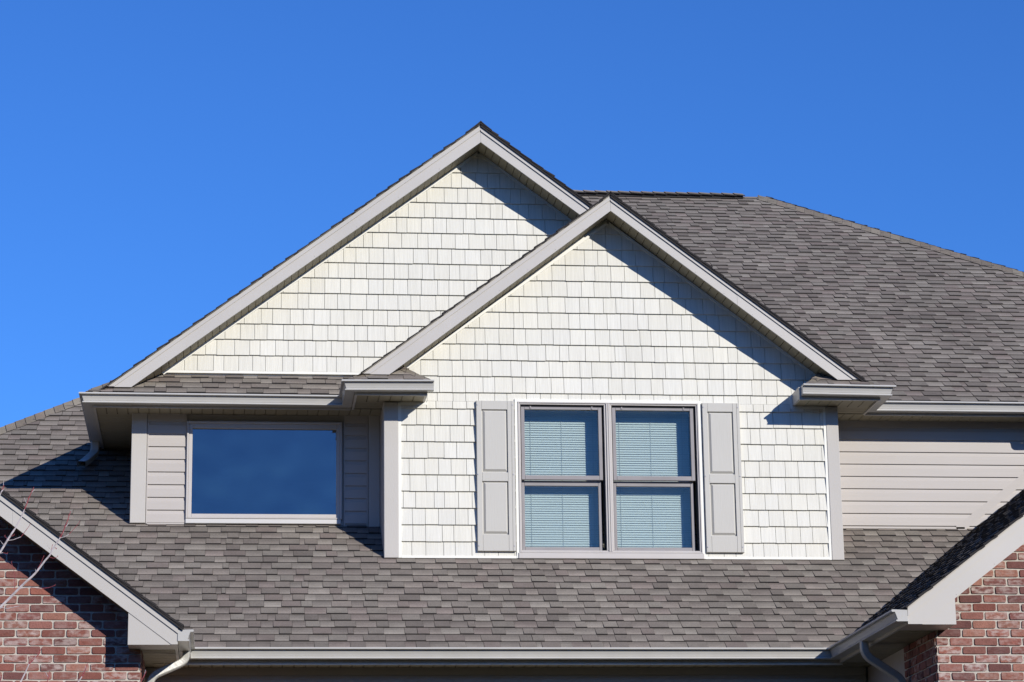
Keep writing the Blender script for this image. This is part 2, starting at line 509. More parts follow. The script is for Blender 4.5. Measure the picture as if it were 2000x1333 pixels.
# left hip face
PLh = Plane((hipx(22.315), 22.315, 3.005), (0, -1, 0), unit(1, 0, M23))
shingles(lo, PLh, [(hipx(22.315), 22.315, 3.005), (hipx(28), 28, zl(28)), (hipx(28), 34, zl(28)), (hipx(22.315), 39, 3.005)], expo=.137)
lower_roof = lo.build('lower_roof', MS, house)
c = MB()
ya = 22.4
caps(c, (hipx(ya), ya, zl(ya)), (hipx(28.0), 28.0, zl(28.0)), (-1, .15, -M23 * .9), (.25, -1, -M23), half=.165, k=1.05, base=.026, thick=.016)
c.build('hip_cap', MS, lower_roof)

# --- upper main roof
up = MB()
YE = 24.10
PU = Plane((0, YE, 5.655), (1, 0, 0), V_main)
def zu(y): return 5.655 + M23 * (y - YE)
YR = 29.98
def zr0(y): return zu(YR) - M23 * abs(y - YR) - .02
shingles(up, PU, [(3.0, YE, zu(YE)), (12.40, YE, zu(YE)), (6.50, YR, zu(YR)), (3.4, YR, zu(YR))], k=.97)
PUr = Plane((12.40, YE, 5.655), (0, 1, 0), unit(-1, 0, M23))
shingles(up, PUr, [(12.40, YE, 5.655), (12.40, 35.9, 5.655), (6.50, YR, zu(YR))])
PUb = Plane((0, 35.86, 5.655), (-1, 0, 0), unit(0, -1, M23))
shingles(up, PUb, [(12.4, 35.86, 5.655), (-4, 35.86, 5.655), (3.4, YR, zu(YR)), (6.5, YR, zu(YR))], expo=.4)
for ya_, yb_ in ((YR, 26.4), (33.5, YR)):
    up.face([(3.4, ya_, zr0(ya_)), (3.4, yb_, zr0(yb_)), (3.4, yb_, 5.7), (3.4, ya_, 5.7)], 2)
main_roof = up.build('main_roof', MS, house)
c = MB()
caps(c, (12.38, YE, zu(YE)), (6.44, YR, zu(YR)), (-.3, -1, -M23), (1, .3, -M23), half=.17, k=.96, base=.022, thick=.010)
c.build('hip_cap', MS, main_roof)
c = MB()
# ridge vent: raised strip with a dark side, then caps
zr = zu(YR)
c.box(3.4, 6.20, YR - .12, YR + .12, zr - .060, zr - .020, 1)
caps(c, (3.4, YR, zr + .015), (6.20, YR, zr + .015), (0, 1, -M23 * .55), (0, -1, -M23 * .55), half=.155, k=1.05, thick=.014)
c.build('ridge_cap', MS, main_roof)

# --- gable roofs that face the street
def gable(name, xc, za, xl, xr, yf, yb, wall_y, drop_a, drop_l, drop_r, zcut, slope=S34, plumb=None, sh=.024):
    """xc, za: top of shingles at the rake; xl, xr: the eaves; boards hang below the shingles by drop (apex, left foot, right foot)"""
    mb = MB()
    def zt(x): return za - slope * abs(x - xc)
    PLf = Plane((xl, yf, zt(xl) - .012), (0, -1, 0), unit(1, 0, slope))
    shingles(mb, PLf, [(xl, yf, zt(xl) - .012), (xc, yf, za - .012), (xc, yb, za - .012), (xl, yb, zt(xl) - .012)])
    PRf = Plane((xr, yf, zt(xr) - .012), (0, 1, 0), unit(-1, 0, slope))
    shingles(mb, PRf, [(xr, yf, zt(xr) - .012), (xc, yf, za - .012), (xc, yb, za - .012), (xr, yb, zt(xr) - .012)])
    # built-up edge of deck, starter strip and shingles, seen end-on along the rake
    for sg, xf, tk in ((-1, xl, .010), (1, xr, .036)):
        mb.prism([(xc, yf + .004, za - .010), (xf, yf + .004, zt(xf) - .010), (xf, yf + .004, zt(xf) - .010 - tk), (xc, yf + .004, za - .010 - tk)], (0, .2, 0), 1)
    roof = mb.build(name, MS, house)
    c = MB()
    caps(c, (xc, yf - .004, za - .02), (xc, yb, za - .02), (-1, 0, -slope), (1, 0, -slope), half=.14, k=1.0)
    c.build('ridge_cap', MS, roof)
    th = .022
    for sgn, dl in ((-1, drop_l), (1, drop_r)):
        xf = xl if sgn < 0 else xr
        T = lambda x: zt(x) - sh - (.016 if sgn > 0 else 0)    # top of the board
        Lx = abs(xf - xc)
        B = lambda x: zt(x) - (drop_a + (dl - drop_a) * abs(x - xc) / Lx)
        # foot of the board cut level at zcut
        def solve(f):
            a, b = 0.0, Lx + .6
            for _ in range(60):
                mid = (a + b) / 2
                if f(xc + sgn * mid) > zcut: a = mid
                else: b = mid
            return xc + sgn * a
        xt = solve(T); xb = solve(B)
        mb = MB()
        yb0 = yf + .030
        xe = plumb[0 if sgn < 0 else 1] if plumb else None
        foot = lambda f, y: [(xe, y, f(xe)), (xe, y, zcut)] if plumb else [(solve(f), y, zcut)]
        pts = [(xc, yb0, T(xc))] + foot(T, yb0) + [(xb, yb0, zcut), (xc, yb0, B(xc))]
        if sgn > 0: pts = [(p[0] + .0015, p[1] + .0, p[2]) for p in pts]
        mb.prism(pts, (0, th, 0))
        # the wrap is lapped once along its length: the lower sheet lies over the upper one
        xj = xc + sgn * Lx * (.62 if sgn < 0 else .48); xz = xe if plumb else xb
        if plumb: mb.prism([(xj, yb0 - .0018, T(xj)), (xe, yb0 - .0018, T(xe)), (xe, yb0 - .0018, B(xb)), (xb, yb0 - .0018, B(xb)), (xj, yb0 - .0018, B(xj))], (0, .0014, 0))
        else: mb.prism([(xj, yb0 - .0018, T(xj)), (xt, yb0 - .0018, zcut), (xb, yb0 - .0018, zcut), (xj, yb0 - .0018, B(xj))], (0, .0014, 0))
        for q in range(1, 9):                             # trim nails
            xn = xc + sgn * Lx * q / 9.3; zn = B(xn) + .022
            tube(mb, [(xn, yb0 - .0005, zn), (xn, yb0 - .004, zn)], .0032, 6)
        board = mb.build('rake_board', M_FASCIA, roof)
        # upper moulding strip, proud of the board
        mb = MB()
        f = .30
        Mx = lambda x: T(x) - (T(x) - B(x)) * f
        xm = solve(Mx)
        if plumb: pts = [(xc, yf + .018, T(xc) + .004), (xe, yf + .018, T(xe) + .004), (xe, yf + .018, Mx(xe)), (xc, yf + .018, Mx(xc))]
        else: pts = [(xc, yf + .018, T(xc) + .004), (xt, yf + .018, zcut + .004), (xm, yf + .018, zcut + .004), (xc, yf + .018, Mx(xc))]
        if sgn > 0: pts = [(p[0] + .0015, p[1], p[2]) for p in pts]
        mb.prism(pts, (0, .0118, 0))
        # drip edge: thin metal angle under the shingles
        xq = xe if plumb else xt
        pts = [(xc, yf + .008, T(xc) + .016), (xq, yf + .008, T(xq) + .016), (xq, yf + .008, T(xq) + .002), (xc, yf + .008, T(xc) + .002)]
        if sgn > 0: pts = [(p[0] + .0015, p[1], p[2]) for p in pts]
        mb.prism(pts, (0, .024, 0))
        mb.build('drip_edge', M_FASCIA, roof)
        # grooved soffit between board and wall, just above the board's lower edge
        mb = MB()
        a = Vector((xc, yb0 + th, B(xc) + .012)); b = Vector((xb, yb0 + th, B(xb) + .012))
        Ls = (b - a).length
        soffit(mb, a, (b - a), (0, 1, 0), Ls, wall_y - yb0 - th + .01, step=.086)
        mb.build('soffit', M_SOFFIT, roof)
    return roof

FX, FZ = 3.606, 7.543
front = gable('dormer_roof', FX, FZ, 1.115, 6.10, 23.555, 27.0, W2, .175, .222, .205, 5.735)
RX, RZ = 2.428, 8.430
rear = gable('dormer_roof', RX, RZ, -1.325, 6.1, 24.150, 29.3, W1, .198, .190, .190, 5.728)

# small roofs on the eave returns
def small_roof(pts, P, name, parent, extra=()):
    mb = MB(); shingles(mb, P, pts)
    for e in extra: caps(mb, *e)
    return mb.build(name, MS, parent)
def zp(y, y0): return 5.662 + M23 * (y - y0)
yr0 = 23.505
def ret(parent, xa, xb, free_right):
    """return roof along the front eave from xa to xb; hipped down at its free end"""
    P = Plane((0, yr0, 5.662), (1, 0, 0), V_main)
    zt_ = zp(W2, yr0); d = W2 - yr0
    mb = MB()
    if free_right:
        xo, xi = xa, xb
        shingles(mb, P, [(xo, yr0, 5.662), (xi, yr0, 5.662), (xi - d * .78, W2, zt_), (xo + d * .95, W2, zt_)])
        P2 = Plane((xi, yr0, 5.662), (0, 1, 0), unit(-.78, 0, M23))
        shingles(mb, P2, [(xi, yr0, 5.662), (xi, W2, 5.662), (xi - d * .78, W2, zt_)])
        caps(mb, (xi - .035, yr0 + .035, 5.682), (xi - d * .80, W2, zt_), (-.2, -1, -M23), (1, .3, -M23 * 1.2), .095, .142, 1.0)
        caps(mb, (xo + .035, yr0 + .026, 5.676), (xo + .26, yr0 + .19, zp(yr0 + .19, yr0)), (-1, .3, -.75), (.3, -1, -M23), .10, .142, .95)
    else:
        xi, xo = xa, xb
        shingles(mb, P, [(xi, yr0, 5.662), (xo, yr0, 5.662), (xo - d * .95, W2, zt_), (xi + d * .78, W2, zt_)])
        P2 = Plane((xi, yr0, 5.662), (0, -1, 0), unit(.78, 0, M23))
        shingles(mb, P2, [(xi, yr0, 5.662), (xi, W2, 5.662), (xi + d * .78, W2, zt_)])
        caps(mb, (xi + .035, yr0 + .035, 5.682), (xi + d * .80, W2, zt_), (-1, .3, -M23 * 1.2), (.2, -1, -M23), .095, .142, 1.0)
        caps(mb, (xo - .035, yr0 + .026, 5.676), (xo - .26, yr0 + .19, zp(yr0 + .19, yr0)), (-.3, -1, -M23), (1, .3, -.75), .10, .142, .95)
    return mb.build('return_roof', MS, parent)
ret(front, 1.10, 1.86, True)
ret(front, 5.405, 6.12, False)
# pent roof over the picture window
yp0 = 24.125
pent = MB()
PP = Plane((0, yp0, 5.662), (1, 0, 0), V_main)
shingles(pent, PP, [(-1.33, yp0, 5.662), (1.45, yp0, 5.662), (1.45, W1 + .01, zp(W1 + .01, yp0)), (-1.33 + .38, W1 + .01, zp(W1 + .01, yp0))])
caps(pent, (-1.29, yp0 + .035, 5.684), (-1.04, yp0 + .27, zp(yp0 + .27, yp0)), (-1, .3, -.75), (.3, -1, -M23), .12, .142, .9)
pent.build('pent_roof', MS, rear)

# --- brick wings: roofs
wl = gable('wing_roof', -3.0, 5.035, -5.66, -.339, 21.130, 25.6, 21.45, .225, .225, .222, 2.886, slope=.7495, sh=.028, plumb=(-5.62, -.379))
wr = gable('wing_roof', 8.33, 5.285, 5.315, 11.35, 19.930, 24.50, 20.30, .24, .24, .24, 2.886, slope=.7495, sh=.026, plumb=(5.332, 11.33))
# boxed rake ends
def boxed(parent, x0, x1, zt0, zt1, y0, y1, z0):
    mb = MB()
    mb.prism([(x0, y0, z0), (x1, y0, z0), (x1, y0, zt1), (x0, y0, zt0)], (0, y1 - y0, 0))
    mb.build('boxed_eave_end', M_FASCIA, parent)
boxed(wl, -.776, -.379, 3.150, 2.990, 21.1635, 21.45, 2.884)
boxed(wr, 5.332, 5.722, 2.990, 3.115, 19.9635, 20.30, 2.884)

# --- eaves: fascia boards with level soffits
def eave(parts, name='eave'):
    mb = MB()
    for kind, *a in parts:
        if kind == 'box': mb.box(*a, 0)
        elif kind == 'soff':
            A, U, V, Lu, Lv = a
            n0 = len(mb.f); soffit(mb, A, U, V, Lu, Lv)
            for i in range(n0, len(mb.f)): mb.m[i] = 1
        elif kind == 'trim': mb.box(*a, 2)
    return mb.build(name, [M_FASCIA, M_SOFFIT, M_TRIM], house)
zf = 5.545
FB = .33                         # eave depth, wall to fascia
# bay eave, front and left side
eave([('box', -1.26, 1.16, W1 - FB, W1 - FB + .022, zf - .012, 5.655), ('soff', (-1.238, W1 - FB + .022, zf), (1, 0, 0), (0, 1, 0), 2.70, FB - .022),
      ('box', -1.26, -1.238, W1 - FB + .0225, 26.5, zf - .012, 5.655), ('soff', (-1.238, W1, zf), (0, 1, 0), (1, 0, 0), 2.2, .34)])
# front dormer returns
eave([('box', 1.168, 1.842, W2 - FB, W2 - FB + .022, zf - .012, 5.655), ('soff', (1.19, W2 - FB + .022, zf), (1, 0, 0), (0, 1, 0), .645, FB - .022),
      ('box', 1.168, 1.19, W2 - FB + .0225, W1 - FB - .001, zf - .012, 5.655), ('soff', (1.19, W2, zf), (0, 1, 0), (1, 0, 0), W1 - FB - W2 - .001, .27),
      ('box', 1.820, 1.842, W2 - FB + .0225, W2, zf - .001, 5.66)])
eave([('box', 5.362, 6.14, W2 - FB, W2 - FB + .022, zf - .012, 5.655), ('soff', (5.384, W2 - FB + .022, zf), (1, 0, 0), (0, 1, 0), .73, FB - .022),
      ('box', 6.118, 6.14, W2 - FB + .0225, W1 - FB - .001, zf - .012, 5.655), ('soff', (5.79, W2, zf), (0, 1, 0), (1, 0, 0), W1 - FB - W2 - .001, .33),
      ('box', 5.362, 5.384, W2 - FB + .0225, W2, zf - .001, 5.66)])
# right upper eave
eave([('box', 6.14, 12.3, W1 - FB, W1 - FB + .022, zf - .012, 5.655), ('soff', (5.75, W1 - FB + .022, zf), (1, 0, 0), (0, 1, 0), 6.5, FB - .022)])
# lower main eave
zf2 = 2.885
eave([('box', -.36, 5.36, 22.325, 22.347, zf2 - .012, 3.0), ('soff', (-.60, 22.347, zf2), (1, 0, 0), (0, 1, 0), 6.2, .32),
      ('trim', -.36, 5.36, 22.316, 22.3245, zf2 - .015, zf2 - .004)])
# wing side eaves
eave([('box', -.402, -.38, 21.1865, 22.32, zf2 - .0, 3.0), ('soff', (-.70, 21.46, zf2 + .004), (0, 1, 0), (1, 0, 0), 1.2, .30)])
eave([('box', 5.331, 5.353, 19.9865, 22.32, zf2 - .0, 3.0), ('soff', (5.353, 20.31, zf2 + .004), (0, 1, 0), (1, 0, 0), 2.3, .33)])

# --- gutters
def make_gutter(path, capA=False, capB=False, name='gutter'):
    mb = MB(); gutter(mb, path, capA=capA, capB=capB)
    return mb.build(name, [M_GUTTER, M_GIN], house)
yg = W1 - FB - .0005
make_gutter([(1.165, yg, ZE - .004, 0, -1), (-1.262, yg, ZE, -1, -1), (-1.262, 26.22, ZE, -1, 0)][:2] + [(-1.262, 26.22, ZE, -1, 0)], capB=True)
yg2 = W2 - FB - .0005
make_gutter([(1.895, yg2, ZE + .008, 0, -1), (1.166, yg2, ZE, -1, -1), (1.166, W1 - FB - .08, ZE - .004, -1, 0)], capA=True)
make_gutter([(5.378, yg2, ZE + .012, 0, -1), (6.142, yg2, ZE + .004, 1, -1), (6.142, W1 - FB - .08, ZE, 1, 0)], capA=True)
make_gutter([(6.10, yg, ZE, 0, -1), (12.3, yg, ZE, 0, -1)])
make_gutter([(-.378, 21.15, 3.006, 1, 0), (-.378, 22.3245, 3.006, 1, -1), (5.330, 22.3245, 3.004, -1, -1), (5.330, 19.95, 3.0, -1, 0)], capA=True, capB=True)

# --- walls
def wall(name, pts_list, mats, build):
    pass
# rear gable wall of shakes (above the pent roof)
PW1 = Plane((0, W1, 0), (1, 0, 0), (0, 0, 1))
def gl(x, xc, z): return z - S34 * abs(x - xc)
mb = MB()
az = 8.246
xw = -.60
tri = [(-.605, W1, 5.972), (5.46, W1, 5.972), (2.436, W1, az)]
shakes(mb, PW1, tri, .1574, 6.132 - .1574 * 2, seed=3)
mb.prism([(-1.1, W1 + .004, 5.60), (6.0, W1 + .004, 5.60), (2.436, W1 + .004, 8.32)], (0, .12, 0), 1)
rw = mb.build('shake_wall', [M_SHAKE, M_TRIM], house)
def rail(mb, a, b, w, y0, y1, mat=0):
    a = Vector(a); b = Vector(b); d = (b - a).normalized(); n = Vector((-d.z, 0, d.x)) * w
    mb.prism([a, b, b + n, a + n], (0, y1 - y0, 0), mat)
mb = MB()
mb.box(-.66, 1.6, W1 - .026, W1, 5.950, 5.974)
rail(mb, (2.436, W1 - .0265, az), (-.63, W1 - .0265, az - 3.066 * .749), .026, W1 - .0265, W1)
rail(mb, (5.5, W1 - .0265, az - 3.064 * .749), (2.436, W1 - .0265, az), .026, W1 - .0265, W1)
mb.build('channel_trim', M_TRIM, rw)

# bay wall of lap siding, with the picture window
mb = MB()
laps(mb, PW1, [(-.756, W1, 4.487), (-.394, W1, 4.487), (-.394, W1, 5.55), (-.756, W1, 5.55)], .1225, 4.617)
laps(mb, PW1, [(1.120, W1, 4.47), (1.325, W1, 4.47), (1.325, W1, 5.55), (1.120, W1, 5.55)], .1225, 4.617)
for x0, x1, z0, z1 in ((-.9, -.36, 4.2, 5.6), (1.066, 1.60, 4.2, 5.6), (-.3595, 1.0655, 5.43, 5.6), (-.3595, 1.0655, 4.2, 4.56)):
    mb.box(x0, x1, W1 + .001, W1 + .10, z0, z1)
mb.box(-.90, -.80, W1 + .1005, 27.0, 4.2, 5.6)                          # side wall of the bay
bw = mb.build('siding_wall', M_SIDING, house)
mb = MB()
mb.box(-.757, -.745, W1 - .022, W1 + .0008, 4.484, 5.55)
mb.box(-.396, -.3865, W1 - .022, W1 + .0008, 4.487, 5.55)
mb.box(-.7445, -.3965, W1 - .021, W1 + .0008, 4.478, 4.492)
mb.build('channel_trim', M_SIDING, bw)
for x0, x1 in ((1.3255, 1.338), (1.109, 1.120)):
    mb = MB(); mb.box(x0, x1, W1 - .022, W1 + .0008, 4.47, 5.55); mb.build('channel_trim', M_SIDING, bw)
def corner(x0, x1, y0, z0, z1, y1=None, name='corner_board'):
    mb = MB(); mb.bevbox(x0, x1, y0, y0 + .03 if y1 is None else y1, z0, z1, .004)
    return mb.build(name, M_BOARD, house)
corner(-.906, -.762, W1 - .03, 4.488, 5.555, y1=W1 + .14)
corner(1.345, 1.4535, W1 - .028, 4.46, 5.555)

# picture window
pw = MB()
x0, x1, z0, z1 = -.384, 1.090, 4.532, 5.474
def frame_ring(mb, X0, X1, Z0, Z1, w, y0, y1, wb=None, wt=None, c=.003, mat=0):
    wb = w if wb is None else wb; wt = w if wt is None else wt
    mb.bevbox(X0, X0 + w, y0, y1, Z0, Z1, c, mat); mb.bevbox(X1 - w, X1, y0, y1, Z0, Z1, c, mat)
    mb.bevbox(X0 + w + .0003, X1 - w - .0003, y0, y1, Z0, Z0 + wb, c, mat); mb.bevbox(X0 + w + .0003, X1 - w - .0003, y0, y1, Z1 - wt, Z1, c, mat)
frame_ring(pw, x0, x1, z0, z1, .018, W1 - .046, W1 + .05, wb=.012, wt=.022)
pwo = pw.build('picture_window', M_FRAME, house)
s = MB()
frame_ring(s, x0 + .0185, x1 - .0185, z0 + .0125, z1 - .0225, .034, W1 - .034, W1 + .05, wb=.034, wt=.045)
s.build('sash', M_FRAME, pwo)
gq = MB(); gq.box(x0 + .0525, x1 - .0525, W1 - .006, W1 - .001, z0 + .0467, z1 - .0677)
gq.build('pane', M_GLASS2, pwo)
s = MB(); s.bevbox(-.386, 1.080, W1 - .040, W1 + .02, 4.486, 4.5315, .004)
s.build('sill', M_SILL, pwo)
# room behind
def room(x0, x1, y0, y1, z0, z1):
    mb = MB()
    p = [(x0, y0, z0), (x1, y0, z0), (x1, y1, z0), (x0, y1, z0), (x0, y0, z1), (x1, y0, z1), (x1, y1, z1), (x0, y1, z1)]
    for q in ((0, 1, 2, 3), (4, 5, 6, 7), (1, 2, 6, 5), (2, 3, 7, 6), (3, 0, 4, 7)): mb.face([p[i] for i in q])
    return mb.build('room', M_ROOM, house)
room(-.80, 1.58, W1 + .11, 29.0, 4.2, 5.56)

# front dormer wall of shakes
PW2 = Plane((0, W2, 0), (1, 0, 0), (0, 0, 1))
xa_, xb_ = 1.612, 5.658
fx, fz = 3.621, 7.353
mb = MB()
top_l = fz - .752 * (fx - 1.46); top_r = fz - .752 * (5.79 - fx)
zz = 4.217 - .1583 * 2
# field left and right of the window, then above it
shakes(mb, PW2, [(xa_, W2, 4.080), (2.69, W2, 4.080), (2.69, W2, 5.555), (xa_, W2, 5.555)], .1583, zz, seed=11)
shakes(mb, PW2, [(4.47, W2, 4.080), (xb_, W2, 4.080), (xb_, W2, 5.480), (4.47, W2, 5.480)], .1583, zz, seed=12)
shakes(mb, PW2, [(1.50, W2, 5.5555), (5.75, W2, 5.5555), (5.79, W2, top_r), (fx, W2, fz), (1.46, W2, top_l)], .1583, zz, seed=13)
shakes(mb, PW2, [(4.47, W2, 5.4801), (5.70, W2, 5.4801), (5.70, W2, 5.5554), (4.47, W2, 5.5554)], .1583, zz, seed=14)
for x0, x1, z0, z1 in ((1.456, 2.74, 3.7, 5.53), (4.42, 5.794, 3.7, 5.53), (2.7405, 4.4195, 3.7, 4.12)):
    mb.box(x0, x1, W2 + .004, W2 + .10, z0, z1, 1)
mb.prism([(1.456, W2 + .004, 5.5305), (5.794, W2 + .004, 5.5305), (5.794, W2 + .004, top_r + .03), (fx, W2 + .004, fz + .06), (1.456, W2 + .004, top_l + .03)], (0, .096, 0), 1)
mb.box(1.456, 1.55, W2 + .1005, 25.2, 3.7, 5.9, 2); mb.box(5.70, 5.794, W2 + .1005, 25.2, 3.7, 5.9, 2)
fw = mb.build('shake_wall', [M_SHAKE, M_TRIM, M_SIDING], house)
mb = MB()
mb.box(1.589, 1.617, W2 - .026, W2 + .003, 4.062, 5.535)                       # beside the corner boards
mb.box(5.654, 5.677, W2 - .026, W2 + .003, 4.058, 5.535)
mb.box(1.6175, 2.7, W2 - .027, W2 + .003, 4.060, 4.083); mb.box(4.462, 5.6535, W2 - .027, W2 + .003, 4.060, 4.083)
rail(mb, (fx, W2 - .027, fz), (1.60, W2 - .027, fz - .752 * (fx - 1.60)), .024, W2 - .027, W2)
rail(mb, (5.65, W2 - .027, fz - .752 * (5.65 - fx)), (fx, W2 - .027, fz), .024, W2 - .027, W2)
mb.box(2.690, 2.7155, W2 - .030, W2 + .003, 4.062, 5.582); mb.box(4.445, 4.470, W2 - .030, W2 + .003, 4.062, 5.580)
mb.box(2.716, 4.4445, W2 - .030, W2 + .003, 5.556, 5.581)
# around the right eave box
mb.box(5.337, 5.361, W2 - .024, W2 + .003, 5.516, 5.66); mb.box(5.3615, 5.66, W2 - .024, W2 + .003, 5.516, 5.538)
mb.box(1.6175, 1.86, W2 - .024, W2 + .003, 5.516, 5.538)
mb.build('channel_trim', M_TRIM, fw)
corner(1.454, 1.5875, W2 - .032, 4.060, 5.536, y1=W2 + .14)
corner(5.678, 5.796, W2 - .032, 4.056, 5.536, y1=W2 + .14)
corner(1.4545, 1.4645, W2 + .141, 4.06, 5.536, y1=W2 + .28)

# right wall of lap siding
mb = MB()
laps(mb, PW1, [(5.80, W1, 4.47), (12.1, W1, 4.47), (12.1, W1, 5.56), (5.80, W1, 5.56)], .1222, 4.504)
mb.box(5.75, 12.1, W1 + .001, W1 + .1, 3.0, 5.65)
mb.box(12.0, 12.1, W1 + .1005, 35.5, ZG, 5.65); mb.box(-2.3, 12.0, 35.4, 35.5, ZG, 5.65)
sw = mb.build('siding_wall', M_SIDING, house)
mb = MB()
mb.box(5.80, 7.16, W1 - .024, W1 + .0008, 4.474, 4.492)
a = Vector((7.075, W1 - .024, 4.50)); b = Vector((8.25, W1 - .024, 4.50 + 1.175 * .7495))
mb.prism([a, b, b + Vector((0, 0, -.10)), a + Vector((0, 0, -.10))], (0, .0245, 0))
mb.build('channel_trim', M_SIDING, sw)
# lower wall in the shade of the eave
mb = MB()
PW3 = Plane((0, 22.65, 0), (1, 0, 0), (0, 0, 1))
laps(mb, PW3, [(-.68, 22.65, 1.2), (5.64, 22.65, 1.2), (5.64, 22.65, 2.885), (-.68, 22.65, 2.885)], .1225, 2.70)
mb.box(-.68, 5.64, 22.655, 22.75, ZG, 2.9)
mb.build('siding_wall', M_SIDING, house)

# --- brick wings: walls
mb = MB()
yl = 21.45
PB1 = Plane((0, yl, 0), (1, 0, 0), (0, 0, 1))
zt1 = lambda x: 5.035 - .7495 * abs(x + 3.0) - .16
bricks(mb, PB1, [(-2.3, yl, 1.7), (-.681, yl, 1.7), (-.681, yl, zt1(-.681)), (-2.3, yl, zt1(-2.3))], v_first=2.704, seed=5, u_first=-.681 - .006)
bricks(mb, PB1, [(-5.3, yl, ZG), (-.681, yl, ZG), (-.681, yl, 1.6995), (-5.3, yl, 1.6995)], v_first=2.704, seed=6, u_first=-.687)
bricks(mb, PB1, [(-5.3, yl, 1.7), (-2.3005, yl, 1.7), (-2.3005, yl, zt1(-2.3)), (-3.0, yl, zt1(-3.0)), (-5.3, yl, zt1(-5.3))], v_first=2.704, seed=8, u_first=-.687)
PB1s = Plane((-.681, yl, 0), (0, 1, 0), (0, 0, 1))
bricks(mb, PB1s, [(-.681, yl + .003, ZG), (-.681, 22.65, ZG), (-.681, 22.65, 2.88), (-.681, yl + .003, 2.88)], v_first=2.704, seed=9)
mb.build('brick_wall', [M_BRICK, M_MORTAR], house)
mb = MB()
yq = 20.30
PB2 = Plane((0, yq, 0), (1, 0, 0), (0, 0, 1))
zt2 = lambda x: 5.285 - .7495 * abs(x - 8.33) - .17
bricks(mb, PB2, [(5.645, yq, 1.7), (7.4, yq, 1.7), (7.4, yq, zt2(7.4)), (5.645, yq, zt2(5.645))], v_first=2.690, seed=15, u_first=5.651)
bricks(mb, PB2, [(5.645, yq, ZG), (11.0, yq, ZG), (11.0, yq, 1.6995), (5.645, yq, 1.6995)], v_first=2.690, seed=16, u_first=5.651)
bricks(mb, PB2, [(7.4005, yq, 1.7), (11.0, yq, 1.7), (11.0, yq, zt2(11.0)), (8.33, yq, zt2(8.33)), (7.4005, yq, zt2(7.4))], v_first=2.690, seed=17, u_first=5.651)
PB2s = Plane((5.645, yq, 0), (0, -1, 0), (0, 0, 1))
bricks(mb, PB2s, [(5.645, yq + .003, ZG), (5.645, 21.28, ZG), (5.645, 21.28, 2.88), (5.645, yq + .003, 2.88)], v_first=2.690, seed=18)
mb.build('brick_wall', [M_BRICK, M_MORTAR], house)
for b in ((5.66, 5.76, 21.2805, 22.65, ZG, 2.885), (-5.3, -5.2, 21.55, 26, ZG, 3.0), (10.9, 11.0, 20.4, 24.5, ZG, 3.0)):
    mb = MB(); mb.box(*b); mb.build('siding_wall', M_SIDING, house)

# --- downspouts
def downspout(pts, side, w=.078, d=.056):
    mb = MB(); spout(mb, pts, side, w, d)
    return mb.build('downspout', M_PIPE, house)
downspout([(-.318, 21.80, 2.925), (-.318, 21.80, 2.835), (-.60, 21.72, 2.70), (-.618, 21.72, 2.55), (-.618, 21.72, ZG + .2), (-.45, 21.72, ZG + .1)], (0, 1, 0), .085, .06)
downspout([(5.268, 21.15, 2.92), (5.268, 21.15, 2.80), (5.58, 21.17, 2.60), (5.605, 21.17, 2.45), (5.605, 21.17, ZG + .2), (5.5, 21.0, ZG + .1)], (0, 1, 0), .085, .06)
downspout([(-1.315, 25.85, 5.57), (-1.315, 25.85, 5.44), (-1.40, 25.62, 5.30), (-1.43, 25.52, 5.26)], (1, 0, 0), .085, .06)
downspout([(7.975, W1 - FB - .05, 5.57), (7.975, W1 - FB - .05, 5.48), (7.975, W1 - .075, 5.36), (7.975, W1 - .075, 5.22), (7.95, W1 - .19, 5.13)], (1, 0, 0), .085, .06)

# --- double window of the front dormer
X0, X1, Z0, Z1 = 2.717, 4.4435, 4.112, 5.555
dw = MB()
yo = W2 - .038
def stepped(mb, xs, xe, za, zb, horizontal):
    pass
# outer frame with stepped profile
frame_ring(dw, X0, X1, Z0, Z1, .012, yo, W2 + .10, c=.003)
frame_ring(dw, X0 + .0125, X1 - .0125, Z0 + .0125, Z1 - .0125, .012, yo + .010, W2 + .10, c=.002)
XM = 3.5745
dw.bevbox(XM - .036, XM - .019, yo + .010, W2 + .10, Z0 + .025, Z1 - .025, .003)
dw.bevbox(XM - .0185, XM - .001, yo - .001, W2 + .10, Z0 + .0125, Z1 - .0125, .004)
dw.bevbox(XM + .001, XM + .0185, yo - .001, W2 + .10, Z0 + .0125, Z1 - .0125, .004)
dw.bevbox(XM + .019, XM + .036, yo + .010, W2 + .10, Z0 + .025, Z1 - .025, .003)
dwo = dw.build('double_window', M_FRAME, house)
s = MB(); s.bevbox(2.706, 4.4565, W2 - .040, W2 + .02, 4.058, 4.1115, .004)
s.build('sill', M_FRAME, dwo)
ZM = 4.822
